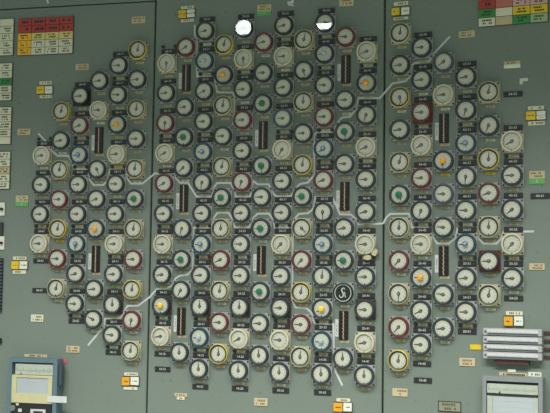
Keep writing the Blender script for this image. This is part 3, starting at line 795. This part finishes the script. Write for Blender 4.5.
recorder('R', (482.6, 377.2, 542.8, 450), 'grey-framed chart recorder at bottom right', GREYF, PALECREAM, 0.05,
         dict(open=(486.4, 538.6, 382.2), scale=(487.0, 385.0, 538.0, 394.4), scale_m=PALECREAM, bar=(487.0, 394.7, 538.3, 396.9, 500.0), inner=(487.2, 397.2, 538.2, 446.0),
              paper=(492.6, 397.2, 534.0, 446.0), glass=(487.0, 383.0, 538.0, 446.0)))

# the strip of four horizontal meters, one unit each, on a brown base
def meters():
    X, Z, W, H = prect('R', 494.8, 356, 529.6, 364.6)
    b = inst('meter_base', mesh('meter_base', BROWNB, lambda bm: box(bm, -W/2, W/2, -0.02, 0, -H/2, H/2, 0.001))); b.location = world('R', X, Z); b.rotation_euler = (0, 0, frame('R')[3])
    tag(b, 'red-brown bracket under the stack of four horizontal meters', 'bracket')
    names = ['top', 'second', 'third', 'bottom']
    ys = [(328.7, 335.9), (336.7, 343.9), (344.8, 351.7), (352.4, 359.7)]
    d = 0.03
    for k, (ya, yb) in enumerate(ys):
        x0, x1 = 482.6, 541.6
        Xa, Zc = at('R', (x0+x1)/2, (ya+yb)/2, BACK-d)
        W = at('R', x1, ya, BACK-d)[0]-at('R', x0, ya, BACK-d)[0]; H = at('R', x1, ya, BACK-d)[1]-at('R', x1, yb, BACK-d)[1]
        t = thing('horizontal_meter', f'silver horizontal meter with white scale, {names[k]} of the stack of four', 'meter', 'R', Xa, Zc, 'stacked horizontal meters')
        inst('case', mesh('case', ALU, lambda bm: box(bm, -W/2, W/2, -d, 0, -H/2, H/2, 0.002)), t)
        sw = W*0.86
        sc = inst('scale', mesh('scale', SCALEW, lambda bm: box(bm, -sw/2, sw/2, -0.0012, 0, -H*0.36, H*0.34)), t, (0.001, -d, 0))
        inst('slot', mesh('slot', SLOT, lambda bm: box(bm, -sw/2, sw/2, -0.001, 0, -H*0.33, -H*0.14)), sc, (0, -0.0012, 0))
        inst('scale_marks', mesh('scale_marks', INK, lambda bm: [box(bm, x-0.0004, x+0.0004, -0.0004, 0, -H*0.13, H*(0.12 if i % 5 == 0 else 0.02)) for i, x in enumerate([-sw*0.46+sw*0.92*j/30 for j in range(31)])]), sc, (0, -0.0012, 0))
        inst('end_screw', mesh('end_screw', SLOT, lambda bm: disc(bm, 0.004, -0.001, 0, 12)), t, (-W/2+0.009, -d, 0))
        yy = [331.6, 339.8, 348.2, 356.0][k]
        Xb, Zb, wb, hb = prect('R', 544.2, yy, 570, yy+2.8)
        o = inst('connector_bar', mesh('connector_bar', BROWNB, lambda bm: box(bm, -wb/2, wb/2, -0.008, 0, -hb/2, hb/2, 0.001))); o.location = world('R', Xb, Zb); o.rotation_euler = (0, 0, frame('R')[3])
        tag(o, f'dark red-brown bar at right edge, {names[k]} of four beside the meters', 'bar', 'brown bars at the right edge')
meters()

# ------------------------------------------------------------------ lamps
LAMPE = emit_mat('lamp_diffuser', (0.93, 0.98, 1.0), 25.0)
LFR = mat('lamp_frame', (0.5, 0.5, 0.48), 0.5)
def ceiling_lamp(cx, cy, w, l, label):
    o = bpy.data.objects.new('ceiling_lamp', None); COL.objects.link(o); o.location = (cx, cy, ZTOP)
    tag(o, label, 'lamp')
    def fr(bm):
        for a, b, c, d in ((-w/2-0.03, -w/2, -l/2-0.03, l/2+0.03), (w/2, w/2+0.03, -l/2-0.03, l/2+0.03), (-w/2, w/2, -l/2-0.03, -l/2), (-w/2, w/2, l/2, l/2+0.03)):
            box(bm, a, b, c, d, -0.06, 0.0)
    inst('frame', mesh('frame', LFR, fr), o)
    inst('diffuser', mesh('diffuser', LAMPE, lambda bm: box(bm, -w/2, w/2, -l/2, l/2, -0.05, -0.01)), o)
ZL = ZTOP - 0.05 - Z0
def refl(u, v, dz):
    """where the sight line off that gauge's glass meets the lamp level"""
    x, z = u*CP, -v*RP + dz
    s = (ZL - z)/(z - CAM[2])
    return x + (x - CAM[0])*s, CAM[1]*s
xa, ya = refl(4, -2, 0)
y0, y1 = refl(4, -2, -0.0262)[1], refl(4, -2, 0.039)[1]
ceiling_lamp(xa, (y0+y1)/2, 0.38, y1-y0, 'square ceiling lamp behind the viewer, left')
xb, yb = refl(8, -2, 0)
y0, y1 = refl(8, -2, -0.0262)[1], refl(8, -2, 0.002)[1]
ceiling_lamp(xb, (y0+y1)/2, 0.32, y1-y0, 'narrow ceiling lamp behind the viewer, right')

def area(name, loc, target, sx, sy, power, col, spread=180):
    l = bpy.data.lights.new(name, 'AREA'); l.shape = 'RECTANGLE'; l.size = sx; l.size_y = sy
    l.energy = power; l.color = col; l.spread = math.radians(spread)
    o = bpy.data.objects.new(name, l); COL.objects.link(o)
    o.location = loc
    return o
for k, (lx, ly) in enumerate(((-0.9, -2.15), (0.6, -2.15), (2.1, -2.15))):
    area('ceiling_light', (lx, ly, 3.62), (lx, ly, 0), 1.2, 0.4, (56, 78, 78)[k], (1.0, 0.98, 0.99), 116)
W = bpy.data.worlds.new('World'); S.world = W; W.use_nodes = True
W.node_tree.nodes['Background'].inputs[0].default_value = (0.78, 0.95, 0.85, 1)
W.node_tree.nodes['Background'].inputs[1].default_value = 0.45

# ------------------------------------------------------------------ camera
cd = bpy.data.cameras.new('camera'); co = bpy.data.objects.new('camera', cd); COL.objects.link(co)
cd.sensor_width = 36.0; cd.lens = F/550*36.0; cd.sensor_fit = 'HORIZONTAL'; cd.clip_start = 0.05
Rw = (RCV @ M0).transposed() @ Matrix.Diagonal((1, -1, -1))
mw = Rw.to_4x4(); mw.translation = Vector((CAM[0], CAM[1], CAM[2]+Z0))
co.matrix_world = mw
S.camera = co
S.view_settings.view_transform = 'Standard'; S.view_settings.look = 'None'
S.view_settings.exposure = 0.0; S.view_settings.gamma = 1.0; S.view_settings.use_curve_mapping = False
